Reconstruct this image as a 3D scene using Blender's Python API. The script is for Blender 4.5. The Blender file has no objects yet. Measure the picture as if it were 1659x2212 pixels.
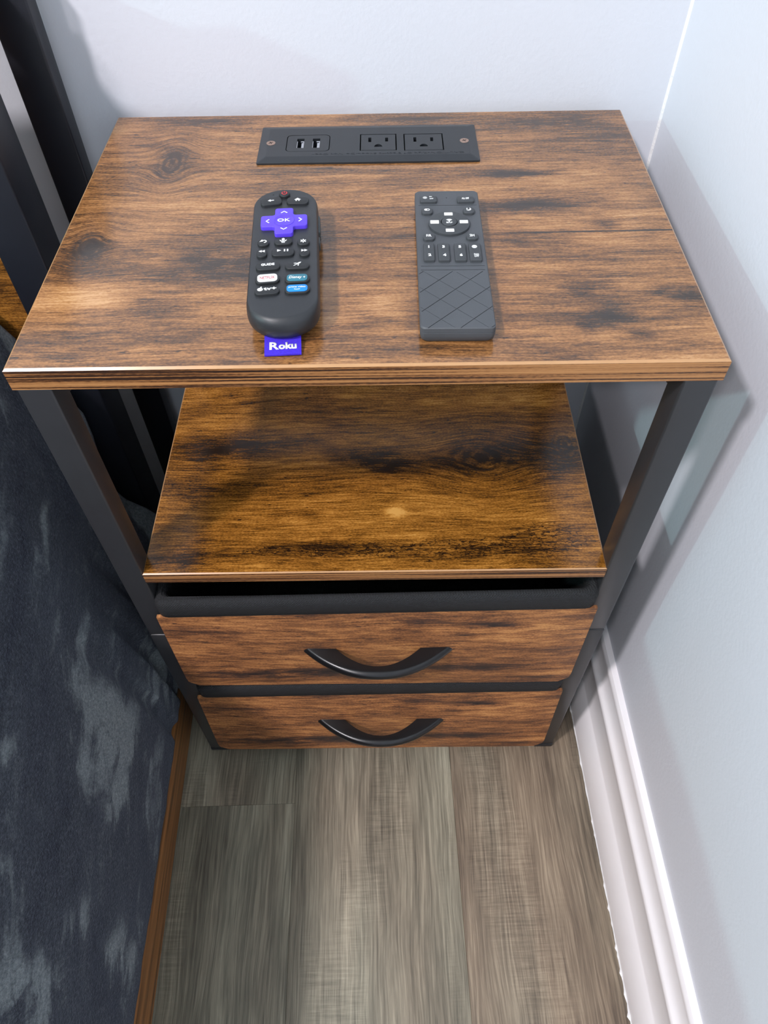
import bpy, bmesh, math, random
import numpy as np
from mathutils import Vector, Matrix, noise as mnoise

random.seed(7)
scn = bpy.context.scene
C = scn.collection
PI = math.pi

# ------------------------------------------------------------------ camera
FPX = 1597.78
CAM = np.array([0.0108, -0.3111, 0.8531])
def rotm(rx, ry, rz):
    cx, sx, cy, sy, cz, sz = math.cos(rx), math.sin(rx), math.cos(ry), math.sin(ry), math.cos(rz), math.sin(rz)
    X = np.array([[1,0,0],[0,cx,-sx],[0,sx,cx]]); Y = np.array([[cy,0,sy],[0,1,0],[-sy,0,cy]]); Z = np.array([[cz,-sz,0],[sz,cz,0],[0,0,1]])
    return Z @ Y @ X
CM = rotm(*[math.radians(a) for a in (37.7251, 0.6737, -0.4073)])
def P(u, v, z):
    """photo pixel (1659x2212) onto the horizontal plane at height z"""
    d = CM @ np.array([(u-829.5)/FPX, -(v-1106)/FPX, -1.0])
    t = (z-CAM[2])/d[2]
    return CAM + t*d
cam_d = bpy.data.cameras.new('camera'); cam = bpy.data.objects.new('camera', cam_d); C.objects.link(cam)
cam_d.sensor_fit = 'HORIZONTAL'; cam_d.sensor_width = 36.0; cam_d.lens = FPX/1659*36
cam_d.clip_start = 0.02; cam_d.clip_end = 50
m4 = Matrix([list(CM[i])+[CAM[i]] for i in range(3)]+[[0,0,0,1]])
cam.matrix_world = m4
scn.camera = cam

# ------------------------------------------------------------------ light and exposure
w = bpy.data.worlds.new('world'); scn.world = w; w.use_nodes = True
w.node_tree.nodes['Background'].inputs[0].default_value = (0.6, 0.7, 0.8, 1)
w.node_tree.nodes['Background'].inputs[1].default_value = 0.1
vs = scn.view_settings
vs.view_transform = 'Standard'; vs.look = 'None'; vs.gamma = 1.0; vs.use_curve_mapping = False
vs.exposure = 0.76
def light(name, kind, loc, energy, color, **kw):
    d = bpy.data.lights.new(name, kind); d.energy = energy; d.color = color
    for k, v in kw.items(): setattr(d, k, v)
    o = bpy.data.objects.new(name, d); C.objects.link(o); o.location = loc
    return o
CEIL = 2.45
light('ceiling_lamp_offscreen', 'AREA', (-1.15, -0.95, CEIL-0.03), 33.0, (1.0, 0.93, 0.965), shape='DISK', size=0.22)
light('ceiling_lamp_rear_offscreen', 'AREA', (-1.15, -2.00, CEIL-0.03), 17.0, (1.0, 0.93, 0.965), shape='DISK', size=0.22)
light('bedside_lamp_left_offscreen', 'POINT', (-2.20, -0.85, 1.52), 25.0, (0.60, 0.98, 0.98), shadow_soft_size=0.035)

# ------------------------------------------------------------------ helpers
def lin(r, g=None, b=None):
    if isinstance(r, str):
        s = r.lstrip('#'); r, g, b = (int(s[i:i+2], 16) for i in (0, 2, 4))
    f = lambda c: (c/255/12.92) if c/255 <= .04045 else ((c/255+.055)/1.055)**2.4
    return (f(r), f(g), f(b), 1.0)

def obj(name, bm_or_me, mat, parent=None, smooth=False, loc=None, rz=0.0):
    if isinstance(bm_or_me, bmesh.types.BMesh):
        me = bpy.data.meshes.new(name); bm_or_me.normal_update(); bm_or_me.to_mesh(me); bm_or_me.free()
    else:
        me = bm_or_me
    if mat is not None:
        for m in (mat if isinstance(mat, (list, tuple)) else [mat]): me.materials.append(m)
    if smooth is True:
        for p in me.polygons: p.use_smooth = True
    elif smooth:
        for p in me.polygons: p.use_smooth = True
        me.set_sharp_from_angle(angle=math.radians(smooth))
    o = bpy.data.objects.new(name, me); C.objects.link(o)
    if parent is not None: o.parent = parent
    if loc is not None: o.location = loc
    o.rotation_euler[2] = rz
    return o

def thing(name, label, cat, loc=(0,0,0), rz=0.0, group=None):
    o = bpy.data.objects.new(name, None); C.objects.link(o); o.location = loc; o.rotation_euler[2] = rz
    o.empty_display_size = 0.05
    return tag(o, label, cat, group)
def tag(o, label, cat, group=None):
    o['label'] = label; o['category'] = cat
    if group: o['group'] = group
    return o
def struct(o, label=None, cat=None):
    o['kind'] = 'structure'
    if label: o['label'] = label
    if cat: o['category'] = cat
    return o

def add_box(bm, x0, x1, y0, y1, z0, z1, bev=0.0, seg=2):
    vs_ = [bm.verts.new((x, y, z)) for x in (x0, x1) for y in (y0, y1) for z in (z0, z1)]
    q = [(0,1,3,2),(4,6,7,5),(0,4,5,1),(2,3,7,6),(0,2,6,4),(1,5,7,3)]
    fs = [bm.faces.new([vs_[i] for i in f]) for f in q]
    if bev > 0:
        es = list({e for f in fs for e in f.edges})
        bmesh.ops.bevel(bm, geom=es, offset=bev, segments=seg, profile=0.5, affect='EDGES', clamp_overlap=True)
    return fs
def box(*a, **k):
    bm = bmesh.new(); add_box(bm, *a, **k); return bm

def rrect(w_, h_, r, n=6, cx=0.0, cy=0.0):
    pts = []
    r = min(r, w_/2-1e-6, h_/2-1e-6)
    for (sx, sy, a0) in ((1,1,0),(-1,1,90),(-1,-1,180),(1,-1,270)):
        for i in range(n+1):
            a = math.radians(a0 + 90*i/n)
            pts.append((cx+sx*(w_/2-r)+r*math.cos(a), cy+sy*(h_/2-r)+r*math.sin(a)))
    return pts
def circle(r, n=32, cx=0, cy=0, ry=None):
    ry = r if ry is None else ry
    return [(cx+r*math.cos(2*PI*i/n), cy+ry*math.sin(2*PI*i/n)) for i in range(n)]
def offset_poly(pts, d):
    """move a ccw polygon inwards by d"""
    n = len(pts); out = []
    for i in range(n):
        p0, p1, p2 = (Vector(pts[(i+k) % n]) for k in (-1, 0, 1))
        a = (p1-p0); b = (p2-p1)
        if a.length < 1e-9 or b.length < 1e-9: out.append(tuple(p1)); continue
        a.normalize(); b.normalize()
        na, nb = Vector((-a.y, a.x)), Vector((-b.y, b.x))
        mvec = na+nb
        if mvec.length < 1e-6: mvec = na
        mvec.normalize(); k = d/max(0.35, mvec.dot(na))
        out.append((p1.x+mvec.x*k, p1.y+mvec.y*k))
    return out
def loft(bm, rings, cap0=True, cap1=True):
    """rings: list of lists of 3D points with equal counts, ccw seen from the end"""
    R_ = [[bm.verts.new(p) for p in r] for r in rings]
    n = len(R_[0])
    for a, b in zip(R_[:-1], R_[1:]):
        for i in range(n):
            j = (i+1) % n
            bm.faces.new((a[i], a[j], b[j], b[i]))
    if cap0: bm.faces.new(R_[0][::-1])
    if cap1: bm.faces.new(R_[-1])
    return R_
def prism(pts, z0, z1, bev=0.0, bm=None, taper=0.0):
    """ccw outline pulled up from z0 to z1 with a softened top rim"""
    bm = bm or bmesh.new()
    rings = [[(x, y, z0) for x, y in pts]]
    if bev > 0:
        p1 = offset_poly(pts, taper) if taper else pts
        for k, (ins, dz) in enumerate(((0, bev), (bev*.3, bev*.3), (bev, 0))):
            rings.append([(x, y, z1-dz) for x, y in offset_poly(p1, ins)] if ins else [(x, y, z1-dz) for x, y in p1])
    else:
        rings.append([(x, y, z1) for x, y in pts])
    loft(bm, rings)
    return bm
def flat(pts, z, bm=None):
    bm = bm or bmesh.new()
    bm.faces.new([bm.verts.new((x, y, z)) for x, y in pts])
    return bm
def poly_print(polys, z0, z1):
    """flat print made of several small outlines"""
    bm = bmesh.new()
    for pts in polys:
        a = sum(pts[i][0]*pts[(i+1) % len(pts)][1]-pts[(i+1) % len(pts)][0]*pts[i][1] for i in range(len(pts)))
        if a < 0: pts = pts[::-1]
        loft(bm, [[(x, y, z0) for x, y in pts], [(x, y, z1) for x, y in pts]])
    return bm
def stroke(pts, wd):
    """outline of an open stroke of width wd"""
    L_, R_ = [], []
    for i, p in enumerate(pts):
        a = Vector(pts[max(0, i-1)]); b = Vector(pts[min(len(pts)-1, i+1)])
        d = (b-a).normalized(); n_ = Vector((-d.y, d.x))*wd/2
        L_.append((p[0]+n_.x, p[1]+n_.y)); R_.append((p[0]-n_.x, p[1]-n_.y))
    return R_ + L_[::-1]
def arc(cx, cy, r, a0, a1, n=10, ry=None):
    ry = ry or r
    return [(cx+r*math.cos(math.radians(a0+(a1-a0)*i/n)), cy+ry*math.sin(math.radians(a0+(a1-a0)*i/n))) for i in range(n+1)]
def text_mesh(body, height, bold=0.0, ext=0.0001, sx=1.0, shear=0.0, space=1.0, fit=None):
    cu = bpy.data.curves.new('lettering', 'FONT'); cu.body = body; cu.size = 1.0
    cu.align_x = 'CENTER'; cu.align_y = 'CENTER'; cu.offset = bold; cu.shear = shear; cu.space_character = space
    cu.resolution_u = 3; cu.space_line = 0.85
    t = bpy.data.objects.new('lettering', cu); C.objects.link(t)
    dg = bpy.context.evaluated_depsgraph_get(); dg.update()
    me = bpy.data.meshes.new_from_object(t.evaluated_get(dg))
    bpy.data.objects.remove(t); bpy.data.curves.remove(cu)
    bm = bmesh.new(); bm.from_mesh(me); bpy.data.meshes.remove(me)
    xs = [v.co.x for v in bm.verts]; ys = [v.co.y for v in bm.verts]
    cx, cy = (min(xs)+max(xs))/2, (min(ys)+max(ys))/2
    s = height/(max(ys)-min(ys)); k = s*sx
    if fit: k = fit/(max(xs)-min(xs))
    for v in bm.verts: v.co = Vector(((v.co.x-cx)*k, (v.co.y-cy)*s, 0))
    r = bmesh.ops.extrude_face_region(bm, geom=list(bm.faces))
    for e in r['geom']:
        if isinstance(e, bmesh.types.BMVert): e.co.z += ext
    bmesh.ops.recalc_face_normals(bm, faces=list(bm.faces))
    return bm
def moved(bm, x=0, y=0, z=0, rz=0.0, rx=0.0):
    mt = Matrix.Translation((x, y, z)) @ Matrix.Rotation(rz, 4, 'Z') @ Matrix.Rotation(rx, 4, 'X')
    bmesh.ops.transform(bm, matrix=mt, verts=list(bm.verts)); return bm
def joined(*bms):
    out = bmesh.new()
    for b in bms:
        me = bpy.data.meshes.new('t'); b.to_mesh(me); b.free(); out.from_mesh(me); bpy.data.meshes.remove(me)
    return out
def carve(bm, cutters):
    """cut a list of bmeshes out of bm"""
    me = bpy.data.meshes.new('t'); bm.to_mesh(me); bm.free()
    o = bpy.data.objects.new('t', me); C.objects.link(o); cs = []
    for c in cutters:
        cm = bpy.data.meshes.new('c'); bmesh.ops.recalc_face_normals(c, faces=list(c.faces)); c.to_mesh(cm); c.free()
        co = bpy.data.objects.new('c', cm); C.objects.link(co); cs.append(co)
        md = o.modifiers.new('b', 'BOOLEAN'); md.operation = 'DIFFERENCE'; md.object = co; md.solver = 'EXACT'
    dg = bpy.context.evaluated_depsgraph_get(); dg.update()
    out = bpy.data.meshes.new_from_object(o.evaluated_get(dg))
    bpy.data.objects.remove(o); bpy.data.meshes.remove(me)
    for co in cs:
        cm = co.data; bpy.data.objects.remove(co); bpy.data.meshes.remove(cm)
    b2 = bmesh.new(); b2.from_mesh(out); bpy.data.meshes.remove(out)
    return b2

# ------------------------------------------------------------------ node materials
class NT:
    def __init__(s, name):
        s.m = bpy.data.materials.new(name); s.m.use_nodes = True
        s.t = s.m.node_tree; s.n = s.t.nodes; s.bsdf = s.n['Principled BSDF']
    def L(s, a, b): s.t.links.new(a, b)
    def put(s, sock, v):
        if hasattr(v, 'is_output') or isinstance(v, bpy.types.NodeSocket): s.L(v, sock)
        else: sock.default_value = v
    def coord(s, kind='Object'):
        return s.n.new('ShaderNodeTexCoord').outputs[kind]
    def sep(s, v):
        q = s.n.new('ShaderNodeSeparateXYZ'); s.L(v, q.inputs[0]); return q.outputs
    def comb(s, x, y, z=0.0):
        q = s.n.new('ShaderNodeCombineXYZ')
        for i, a in enumerate((x, y, z)): s.put(q.inputs[i], a)
        return q.outputs[0]
    def M(s, op, a, b=0.0, c=0.0, clamp=False):
        q = s.n.new('ShaderNodeMath'); q.operation = op; q.use_clamp = clamp
        s.put(q.inputs[0], a); s.put(q.inputs[1], b)
        if len(q.inputs) > 2: s.put(q.inputs[2], c)
        return q.outputs[0]
    def noise(s, vec, scale=1.0, detail=2.0, rough=0.5, dist=0.0, out=0):
        q = s.n.new('ShaderNodeTexNoise'); s.L(vec, q.inputs['Vector'])
        q.inputs['Scale'].default_value = scale; q.inputs['Detail'].default_value = detail
        q.inputs['Roughness'].default_value = rough; q.inputs['Distortion'].default_value = dist
        return q.outputs[out]
    def vor(s, vec, scale=1.0, feature='F1', out='Distance'):
        q = s.n.new('ShaderNodeTexVoronoi'); q.feature = feature; s.L(vec, q.inputs['Vector']); q.inputs['Scale'].default_value = scale
        return q.outputs[out]
    def ramp(s, fac, stops, interp='LINEAR'):
        q = s.n.new('ShaderNodeValToRGB'); s.put(q.inputs[0], fac); e = q.color_ramp; e.interpolation = interp
        while len(e.elements) < len(stops): e.elements.new(0.5)
        for el, (p, c) in zip(e.elements, stops):
            el.position = p; el.color = c if isinstance(c, tuple) else (c, c, c, 1)
        return q.outputs[0]
    def mix(s, f, a, b, blend='MIX'):
        q = s.n.new('ShaderNodeMix'); q.data_type = 'RGBA'; q.blend_type = blend
        s.put(q.inputs[0], f); s.put(q.inputs[6], a); s.put(q.inputs[7], b); return q.outputs[2]
    def mrange(s, v, a, b, c=0.0, d=1.0, smooth=False):
        q = s.n.new('ShaderNodeMapRange'); s.put(q.inputs[0], v)
        if smooth: q.interpolation_type = 'SMOOTHSTEP'
        for i, x in zip((1, 2, 3, 4), (a, b, c, d)): s.put(q.inputs[i], x)
        return q.outputs[0]
    def bump(s, h, dist, strength=1.0):
        q = s.n.new('ShaderNodeBump'); s.L(h, q.inputs['Height']); q.inputs['Distance'].default_value = dist; q.inputs['Strength'].default_value = strength
        s.L(q.outputs[0], s.bsdf.inputs['Normal'])
    def set(s, color=None, rough=None, metal=None, spec=None, **kw):
        if color is not None: s.put(s.bsdf.inputs['Base Color'], color)
        if rough is not None: s.put(s.bsdf.inputs['Roughness'], rough)
        if metal is not None: s.put(s.bsdf.inputs['Metallic'], metal)
        if spec is not None: s.put(s.bsdf.inputs['Specular IOR Level'], spec)
        for k, v in kw.items(): s.put(s.bsdf.inputs[k.replace('_', ' ')], v)
        return s.m
def gauss(nt, x, y, blobs):
    """sum of soft oval stains: (cx, cy, rx, ry, strength)"""
    tot = None
    for cx, cy, rx, ry, st in blobs:
        a = nt.M('MULTIPLY', nt.M('SUBTRACT', x, cx), 1/rx); b = nt.M('MULTIPLY', nt.M('SUBTRACT', y, cy), 1/ry)
        r2 = nt.M('MULTIPLY_ADD', a, a, nt.M('MULTIPLY', b, b))
        g = nt.M('MULTIPLY', nt.M('EXPONENT', nt.M('MULTIPLY', r2, -1.0)), st)
        tot = g if tot is None else nt.M('ADD', tot, g)
    return tot

def plain(name, col, rough=0.5, noise_amt=0.08, scale=60, bump=0.0, bscale=800, spec=0.5, metal=0.0, **kw):
    nt = NT(name); co = nt.coord()
    n_ = nt.noise(co, scale, 3)
    c = lin(col); f = nt.mrange(n_, 0.3, 0.7, 1-noise_amt, 1+noise_amt)
    col_ = nt.mix(1.0, c, nt.comb(f, f, f), 'MULTIPLY')
    m = nt.set(col_, rough, metal, spec, **kw)
    if bump: nt.bump(nt.noise(co, bscale, 2), bump)
    return m

def wood(name, vaxis, stains=(), knots=(), pal=None, rough=0.33, seed=0.0, grain=1.0, cracks=None, line=None, light_spots=(), bumpd=0.00008, contrast=1.0, spec=0.5, base0=0.57, lines=1.0):
    """rustic brown board: grain along x, across the board = y or z"""
    nt = NT(name); sx = nt.sep(nt.coord())
    x = sx[0]; y = sx[vaxis]
    # grain bends round the knots and wanders slowly
    base = nt.comb(nt.M('MULTIPLY', x, 5.0), nt.M('MULTIPLY', y, 11.0), seed)
    wob = nt.noise(base, 1.0, 2)
    yy = nt.M('MULTIPLY_ADD', nt.M('SUBTRACT', wob, 0.5), 0.022, y)
    kmask = None
    for cx, cy, rx, ry, st in knots:
        a = nt.M('MULTIPLY', nt.M('SUBTRACT', x, cx), 1/rx); b = nt.M('MULTIPLY', nt.M('SUBTRACT', y, cy), 1/ry)
        g = nt.M('EXPONENT', nt.M('MULTIPLY', nt.M('MULTIPLY_ADD', a, a, nt.M('MULTIPLY', b, b)), -1.0))
        yy = nt.M('SUBTRACT', yy, nt.M('MULTIPLY', nt.M('MULTIPLY', nt.M('SUBTRACT', y, cy), g), st))
        kmask = g if kmask is None else nt.M('MAXIMUM', kmask, g)
    fine = nt.noise(nt.comb(nt.M('MULTIPLY', x, 48), nt.M('MULTIPLY', yy, 780*grain), seed+3), 1.0, 4, 0.65)
    med = nt.noise(nt.comb(nt.M('MULTIPLY', x, 12), nt.M('MULTIPLY', yy, 230*grain), seed+7), 1.0, 6, 0.65)
    streak = nt.noise(nt.comb(nt.M('MULTIPLY', x, 3.2), nt.M('MULTIPLY', yy, 38), seed+11), 1.0, 5, 0.55, 0.4)
    patch = nt.noise(nt.comb(nt.M('MULTIPLY', x, 13), nt.M('MULTIPLY', y, 36), seed+17), 1.0, 8, 0.70, 0.3)
    grit = nt.noise(nt.comb(nt.M('MULTIPLY', x, 480), nt.M('MULTIPLY', y, 1100), seed), 1.0, 2, 0.6)
    tone = nt.M('MULTIPLY_ADD', nt.M('SUBTRACT', patch, 0.5), 0.80*contrast, base0)
    tone = nt.M('MULTIPLY_ADD', nt.M('SUBTRACT', streak, 0.5), 0.62*contrast, tone)
    tone = nt.M('MULTIPLY_ADD', nt.M('SUBTRACT', med, 0.5), 0.75*lines, tone)
    tone = nt.M('MULTIPLY_ADD', nt.M('SUBTRACT', nt.mrange(fine, 0.36, 0.60), 0.6), 0.30*lines, tone)
    tone = nt.M('MULTIPLY_ADD', nt.M('SUBTRACT', grit, 0.5), 0.70*lines, tone)
    rag = nt.noise(nt.comb(nt.M('MULTIPLY', x, 42), nt.M('MULTIPLY', y, 130), seed+23), 1.0, 5, 0.65)
    if stains:
        g = gauss(nt, x, nt.M('MULTIPLY_ADD', nt.M('SUBTRACT', rag, 0.5), 0.012, y), stains)
        g = nt.M('MULTIPLY', g, nt.mrange(rag, 0.28, 0.66, 0.25, 1.25))
        tone = nt.M('MULTIPLY_ADD', g, -0.46, tone)
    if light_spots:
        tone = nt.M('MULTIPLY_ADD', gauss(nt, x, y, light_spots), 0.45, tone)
    if kmask is not None:
        for cx, cy, rx, ry, st in knots:
            a = nt.M('MULTIPLY', nt.M('SUBTRACT', x, cx), 1/rx); b = nt.M('MULTIPLY', nt.M('SUBTRACT', y, cy), 1/ry)
            r = nt.M('SQRT', nt.M('MULTIPLY_ADD', a, a, nt.M('MULTIPLY', b, b)))
            r = nt.M('MULTIPLY_ADD', nt.M('SUBTRACT', rag, 0.5), 0.5, r)
            ring = nt.M('SINE', nt.M('MULTIPLY', r, 21.0))
            g = nt.mrange(r, 0.25, 1.0, 1.0, 0.0, True)
            tone = nt.M('SUBTRACT', tone, nt.M('MULTIPLY', g, nt.mrange(ring, -1, 1, -0.02, 0.2)))
    # scattered dark flecks
    fl = nt.noise(nt.comb(nt.M('MULTIPLY', x, 85), nt.M('MULTIPLY', y, 240), seed+31), 1.0, 3, 0.6)
    tone = nt.M('SUBTRACT', tone, nt.mrange(fl, 0.66, 0.74, 0.0, 0.32))
    crk = None
    if cracks:
        v = nt.comb(nt.M('MULTIPLY_ADD', nt.M('SUBTRACT', rag, 0.5), 6.0, nt.M('MULTIPLY', x, 130)), nt.M('MULTIPLY_ADD', nt.M('SUBTRACT', fine, 0.5), 2.5, nt.M('MULTIPLY', y, 420)), seed)
        d = nt.vor(v, 1.0, 'DISTANCE_TO_EDGE')
        crk = nt.M('MULTIPLY', nt.mrange(d, 0.01, 0.10, 1.0, 0.0), nt.mrange(nt.M('ADD', gauss(nt, x, y, cracks), nt.M('MULTIPLY', nt.M('SUBTRACT', rag, 0.5), 1.6)), 0.42, 0.72))
        tone = nt.M('MULTIPLY_ADD', crk, -0.5, tone)
    if line:
        for x0, x1, yc, wd in line:
            d = nt.M('ABSOLUTE', nt.M('SUBTRACT', nt.M('MULTIPLY_ADD', nt.M('SUBTRACT', wob, 0.5), 0.01, y), yc))
            lm = nt.M('MULTIPLY', nt.mrange(d, 0, wd, 1, 0), nt.M('MULTIPLY', nt.mrange(x, x0, x0+.03), nt.mrange(x, x1-.004, x1, 1, 0)))
            tone = nt.M('MULTIPLY_ADD', lm, -0.55, tone)
    pal = pal or [(0.0, lin(38, 28, 22)), (0.22, lin(60, 43, 30)), (0.42, lin(100, 67, 39)), (0.60, lin(140, 95, 54)), (0.80, lin(171, 122, 74)), (1.0, lin(194, 149, 101))]
    col = nt.ramp(tone, pal)
    grey = nt.noise(nt.comb(nt.M('MULTIPLY', x, 6), nt.M('MULTIPLY', y, 15), seed+41), 1.0, 3)
    nt.set(col, nt.mrange(med, 0.3, 0.7, rough*0.85, rough*1.15), spec=spec)
    nt.bump(nt.M('MULTIPLY_ADD', fine, 0.7, nt.M('MULTIPLY', grit, 0.3)), bumpd, 0.4)
    return nt.m

def edge_wood(name, dark, lightc, vaxis, laxis, freq):
    nt = NT(name); sx = nt.sep(nt.coord())
    a = sx[laxis]; v = sx[vaxis]
    n1 = nt.noise(nt.comb(nt.M('MULTIPLY', a, 4), nt.M('MULTIPLY', v, freq), 2.0), 1.0, 3, 0.55, 0.2)
    n2 = nt.noise(nt.comb(nt.M('MULTIPLY', a, 260), nt.M('MULTIPLY', v, freq*2.2), 5.0), 1.0, 3, 0.6)
    t = nt.M('MULTIPLY_ADD', nt.M('SUBTRACT', n2, 0.5), 0.22, n1)
    nt.set(nt.ramp(t, [(0.40, lin(48, 28, 17)), (0.455, lin(92, 56, 29)), (0.49, lightc), (0.66, lin(180, 128, 78))]), 0.45)
    nt.bump(t, 0.0003, 0.6)
    return nt.m

# ---- setting
def mat_wall():
    nt = NT('wall_paint'); co = nt.coord()
    n1 = nt.noise(co, 3.0, 3)
    c = nt.mix(n1, lin(219, 222, 229), lin(223, 226, 233))
    nt.set(c, 0.55, spec=0.35)
    nt.bump(nt.noise(co, 260, 3, 0.55), 0.00035, 0.5)
    return nt.m
M_wall = mat_wall()
M_ceil = plain('ceiling_paint', '#eeeeec', 0.8, 0.01)
M_trim = plain('trim_paint', '#f6f3f4', 0.32, 0.012, 30)
M_caulk = plain('caulk', '#f4f4f4', 0.5, 0.03, 200, 0.0006, 500)
def mat_floor():
    nt = NT('vinyl_plank'); co = nt.coord(); s = nt.sep(co)
    def att(nm):
        q = nt.n.new('ShaderNodeAttribute'); q.attribute_type = 'OBJECT'; q.attribute_name = nm; return q.outputs['Fac']
    seed, warm = att('seed'), att('warm')
    x, y = s[0], s[1]
    sd = nt.M('MULTIPLY', seed, 13.7)
    wob = nt.noise(nt.comb(nt.M('MULTIPLY', x, 14), nt.M('MULTIPLY', y, 3.2), sd), 1.0, 3)
    xx = nt.M('MULTIPLY_ADD', nt.M('SUBTRACT', wob, 0.5), 0.03, x)
    fine = nt.noise(nt.comb(nt.M('MULTIPLY', xx, 600), nt.M('MULTIPLY', y, 14), sd), 1.0, 4, 0.68)
    med = nt.noise(nt.comb(nt.M('MULTIPLY', xx, 110), nt.M('MULTIPLY', y, 5), nt.M('ADD', sd, 3)), 1.0, 4, 0.6)
    big = nt.noise(nt.comb(nt.M('MULTIPLY', x, 13), nt.M('MULTIPLY', y, 3.5), nt.M('ADD', sd, 9)), 1.0, 4, 0.55, 0.3)
    saw = nt.noise(nt.comb(nt.M('MULTIPLY', x, 38), nt.M('MULTIPLY', y, 560), sd), 1.0, 4, 0.6)
    sawm = nt.mrange(nt.noise(nt.comb(nt.M('MULTIPLY', x, 16), nt.M('MULTIPLY', y, 5), nt.M('ADD', sd, 21)), 1.0, 3), 0.53, 0.66)
    t = nt.M('MULTIPLY_ADD', nt.M('SUBTRACT', big, 0.5), 0.9, 0.5)
    t = nt.M('MULTIPLY_ADD', nt.M('SUBTRACT', med, 0.5), 0.55, t)
    t = nt.M('MULTIPLY_ADD', nt.M('SUBTRACT', nt.mrange(fine, 0.34, 0.64), 0.5), 0.32, t)
    t = nt.M('MULTIPLY_ADD', nt.M('MULTIPLY', nt.M('SUBTRACT', saw, 0.5), sawm), 0.5, t)
    cool = nt.ramp(t, [(0.1, lin(70, 67, 57)), (0.4, lin(114, 111, 96)), (0.6, lin(142, 138, 120)), (0.9, lin(182, 177, 156))])
    wrm = nt.ramp(t, [(0.1, lin(62, 53, 44)), (0.4, lin(104, 91, 77)), (0.6, lin(130, 115, 97)), (0.9, lin(170, 154, 131))])
    wm = nt.M('ADD', warm, nt.M('MULTIPLY', nt.M('SUBTRACT', nt.noise(nt.comb(nt.M('MULTIPLY', x, 11), nt.M('MULTIPLY', y, 2.5), nt.M('ADD', sd, 33)), 1.0, 3), 0.5), 1.8), clamp=True)
    nt.set(nt.mix(wm, cool, wrm), nt.mrange(fine, 0.3, 0.7, 0.38, 0.5), spec=0.4)
    nt.bump(nt.M('ADD', fine, nt.M('MULTIPLY', saw, sawm)), 0.0002, 0.6)
    return nt.m
M_floor = mat_floor()
M_sub = plain('subfloor', '#4a453e', 0.8)

# ------------------------------------------------------------------ room shell (turned a little against the nightstand)
TH = math.atan(0.022)
XW = 0.2494                       # right wall plane in the room frame
YB = 0.3225                       # back wall plane
X0, Y0 = -3.45, -2.9
def room(bm, name, mat, smooth=False): return obj(name, bm, mat, None, smooth, rz=TH)
struct(room(box(X0-.1, XW+.1, Y0-.1, YB+.2, -0.05, -0.0035), 'floor', M_sub), 'grey brown wood-look plank floor', 'floor')
floor = bpy.data.objects['floor']
PW, PL = 0.1775, 1.22
offs = {0: -0.42, -1: -0.0595, 1: -0.83}
k = 0
for ci in range(-19, 3):
    xa = -0.0987+ci*PW; xb = xa+PW
    xa_, xb_ = max(xa, X0), min(xb, XW-0.004)
    if xb_-xa_ < 0.02: continue
    off = {-1: -0.0595, 0: 0.36-0.02, 1: -0.74, 2: -.2}.get(ci, (ci*0.377) % PL)
    yj = off
    while yj < YB: yj += PL
    while yj > Y0:
        ya, yb = max(yj-PL, Y0), min(yj, YB+.03)
        if yb-ya > 0.03:
            bm = box(xa_+.00006, xb_-.00006, ya+.00006, yb-.00006, -0.0035, 0.0, bev=0.0003, seg=1)
            cx_, cy_ = (xa_+xb_)/2, ya
            p_ = obj('plank', bm, M_floor, floor)
            p_['seed'] = ((k*0.618) % 1)*3+0.37; p_['warm'] = (0.85 if ci >= 1 else (0.05 if ci == -1 and yb < 0 else 0.30))
            k += 1
        yj -= PL
struct(room(box(X0-.1, XW+.1, Y0-.1, YB+.2, CEIL, CEIL+.1), 'ceiling', M_ceil), 'white ceiling', 'ceiling')
wr = struct(room(box(XW, XW+.1, Y0-.1, YB+.2, -0.003, CEIL), 'wall_right', M_wall), 'pale blue grey painted wall to the right of the nightstand', 'wall')
wb = struct(obj('wall_back', box(X0-.3, XW+.05, YB, YB+.1, -0.003, CEIL), M_wall), 'pale blue grey painted wall behind the nightstand', 'wall')
struct(room(box(X0-.1, X0, Y0-.1, YB+.1, -0.003, CEIL), 'wall_left', M_wall), 'pale painted wall beyond the bed', 'wall')
struct(room(box(X0-.1, XW+.1, Y0-.1, Y0, -0.003, CEIL), 'wall_front', M_wall), 'pale painted wall facing the nightstand', 'wall')

# baseboard: shoe, flat, bead, cove and cap (depth from wall, height)
prof = [(0.0, 0.0), (0.0200, 0.0), (0.0196, 0.010), (0.0180, 0.022), (0.0150, 0.034), (0.0110, 0.0425), (0.0100, 0.0440), (0.0100, 0.0880),
        (0.0108, 0.0900), (0.0122, 0.0925), (0.0122, 0.0965), (0.0108, 0.0990), (0.0092, 0.1000), (0.0062, 0.1060), (0.0050, 0.1150), (0.0050, 0.1235),
        (0.0058, 0.1262), (0.0080, 0.1280), (0.0086, 0.1305), (0.0080, 0.1340), (0.0060, 0.1365), (0.0, 0.1375)]
def board(name, along, y0, y1, pos):
    bm = bmesh.new()
    if along == 'y': rings = [[(pos-d, yy, z) for d, z in prof] for yy in (y0, y1)]
    else: rings = [[(xx, pos-d, z) for d, z in prof] for xx in (y0, y1)]
    loft(bm, rings); bmesh.ops.recalc_face_normals(bm, faces=list(bm.faces))
    return bm
bb = struct(obj('baseboard_right', board('b', 'y', Y0, YB+.004, XW), M_trim, None, 35, rz=TH), 'white moulded baseboard along the right wall', 'baseboard')
struct(obj('baseboard_back', board('b', 'x', -0.165, 0.2225, YB), M_trim, None, 35), 'white moulded baseboard behind the nightstand', 'baseboard')
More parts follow.
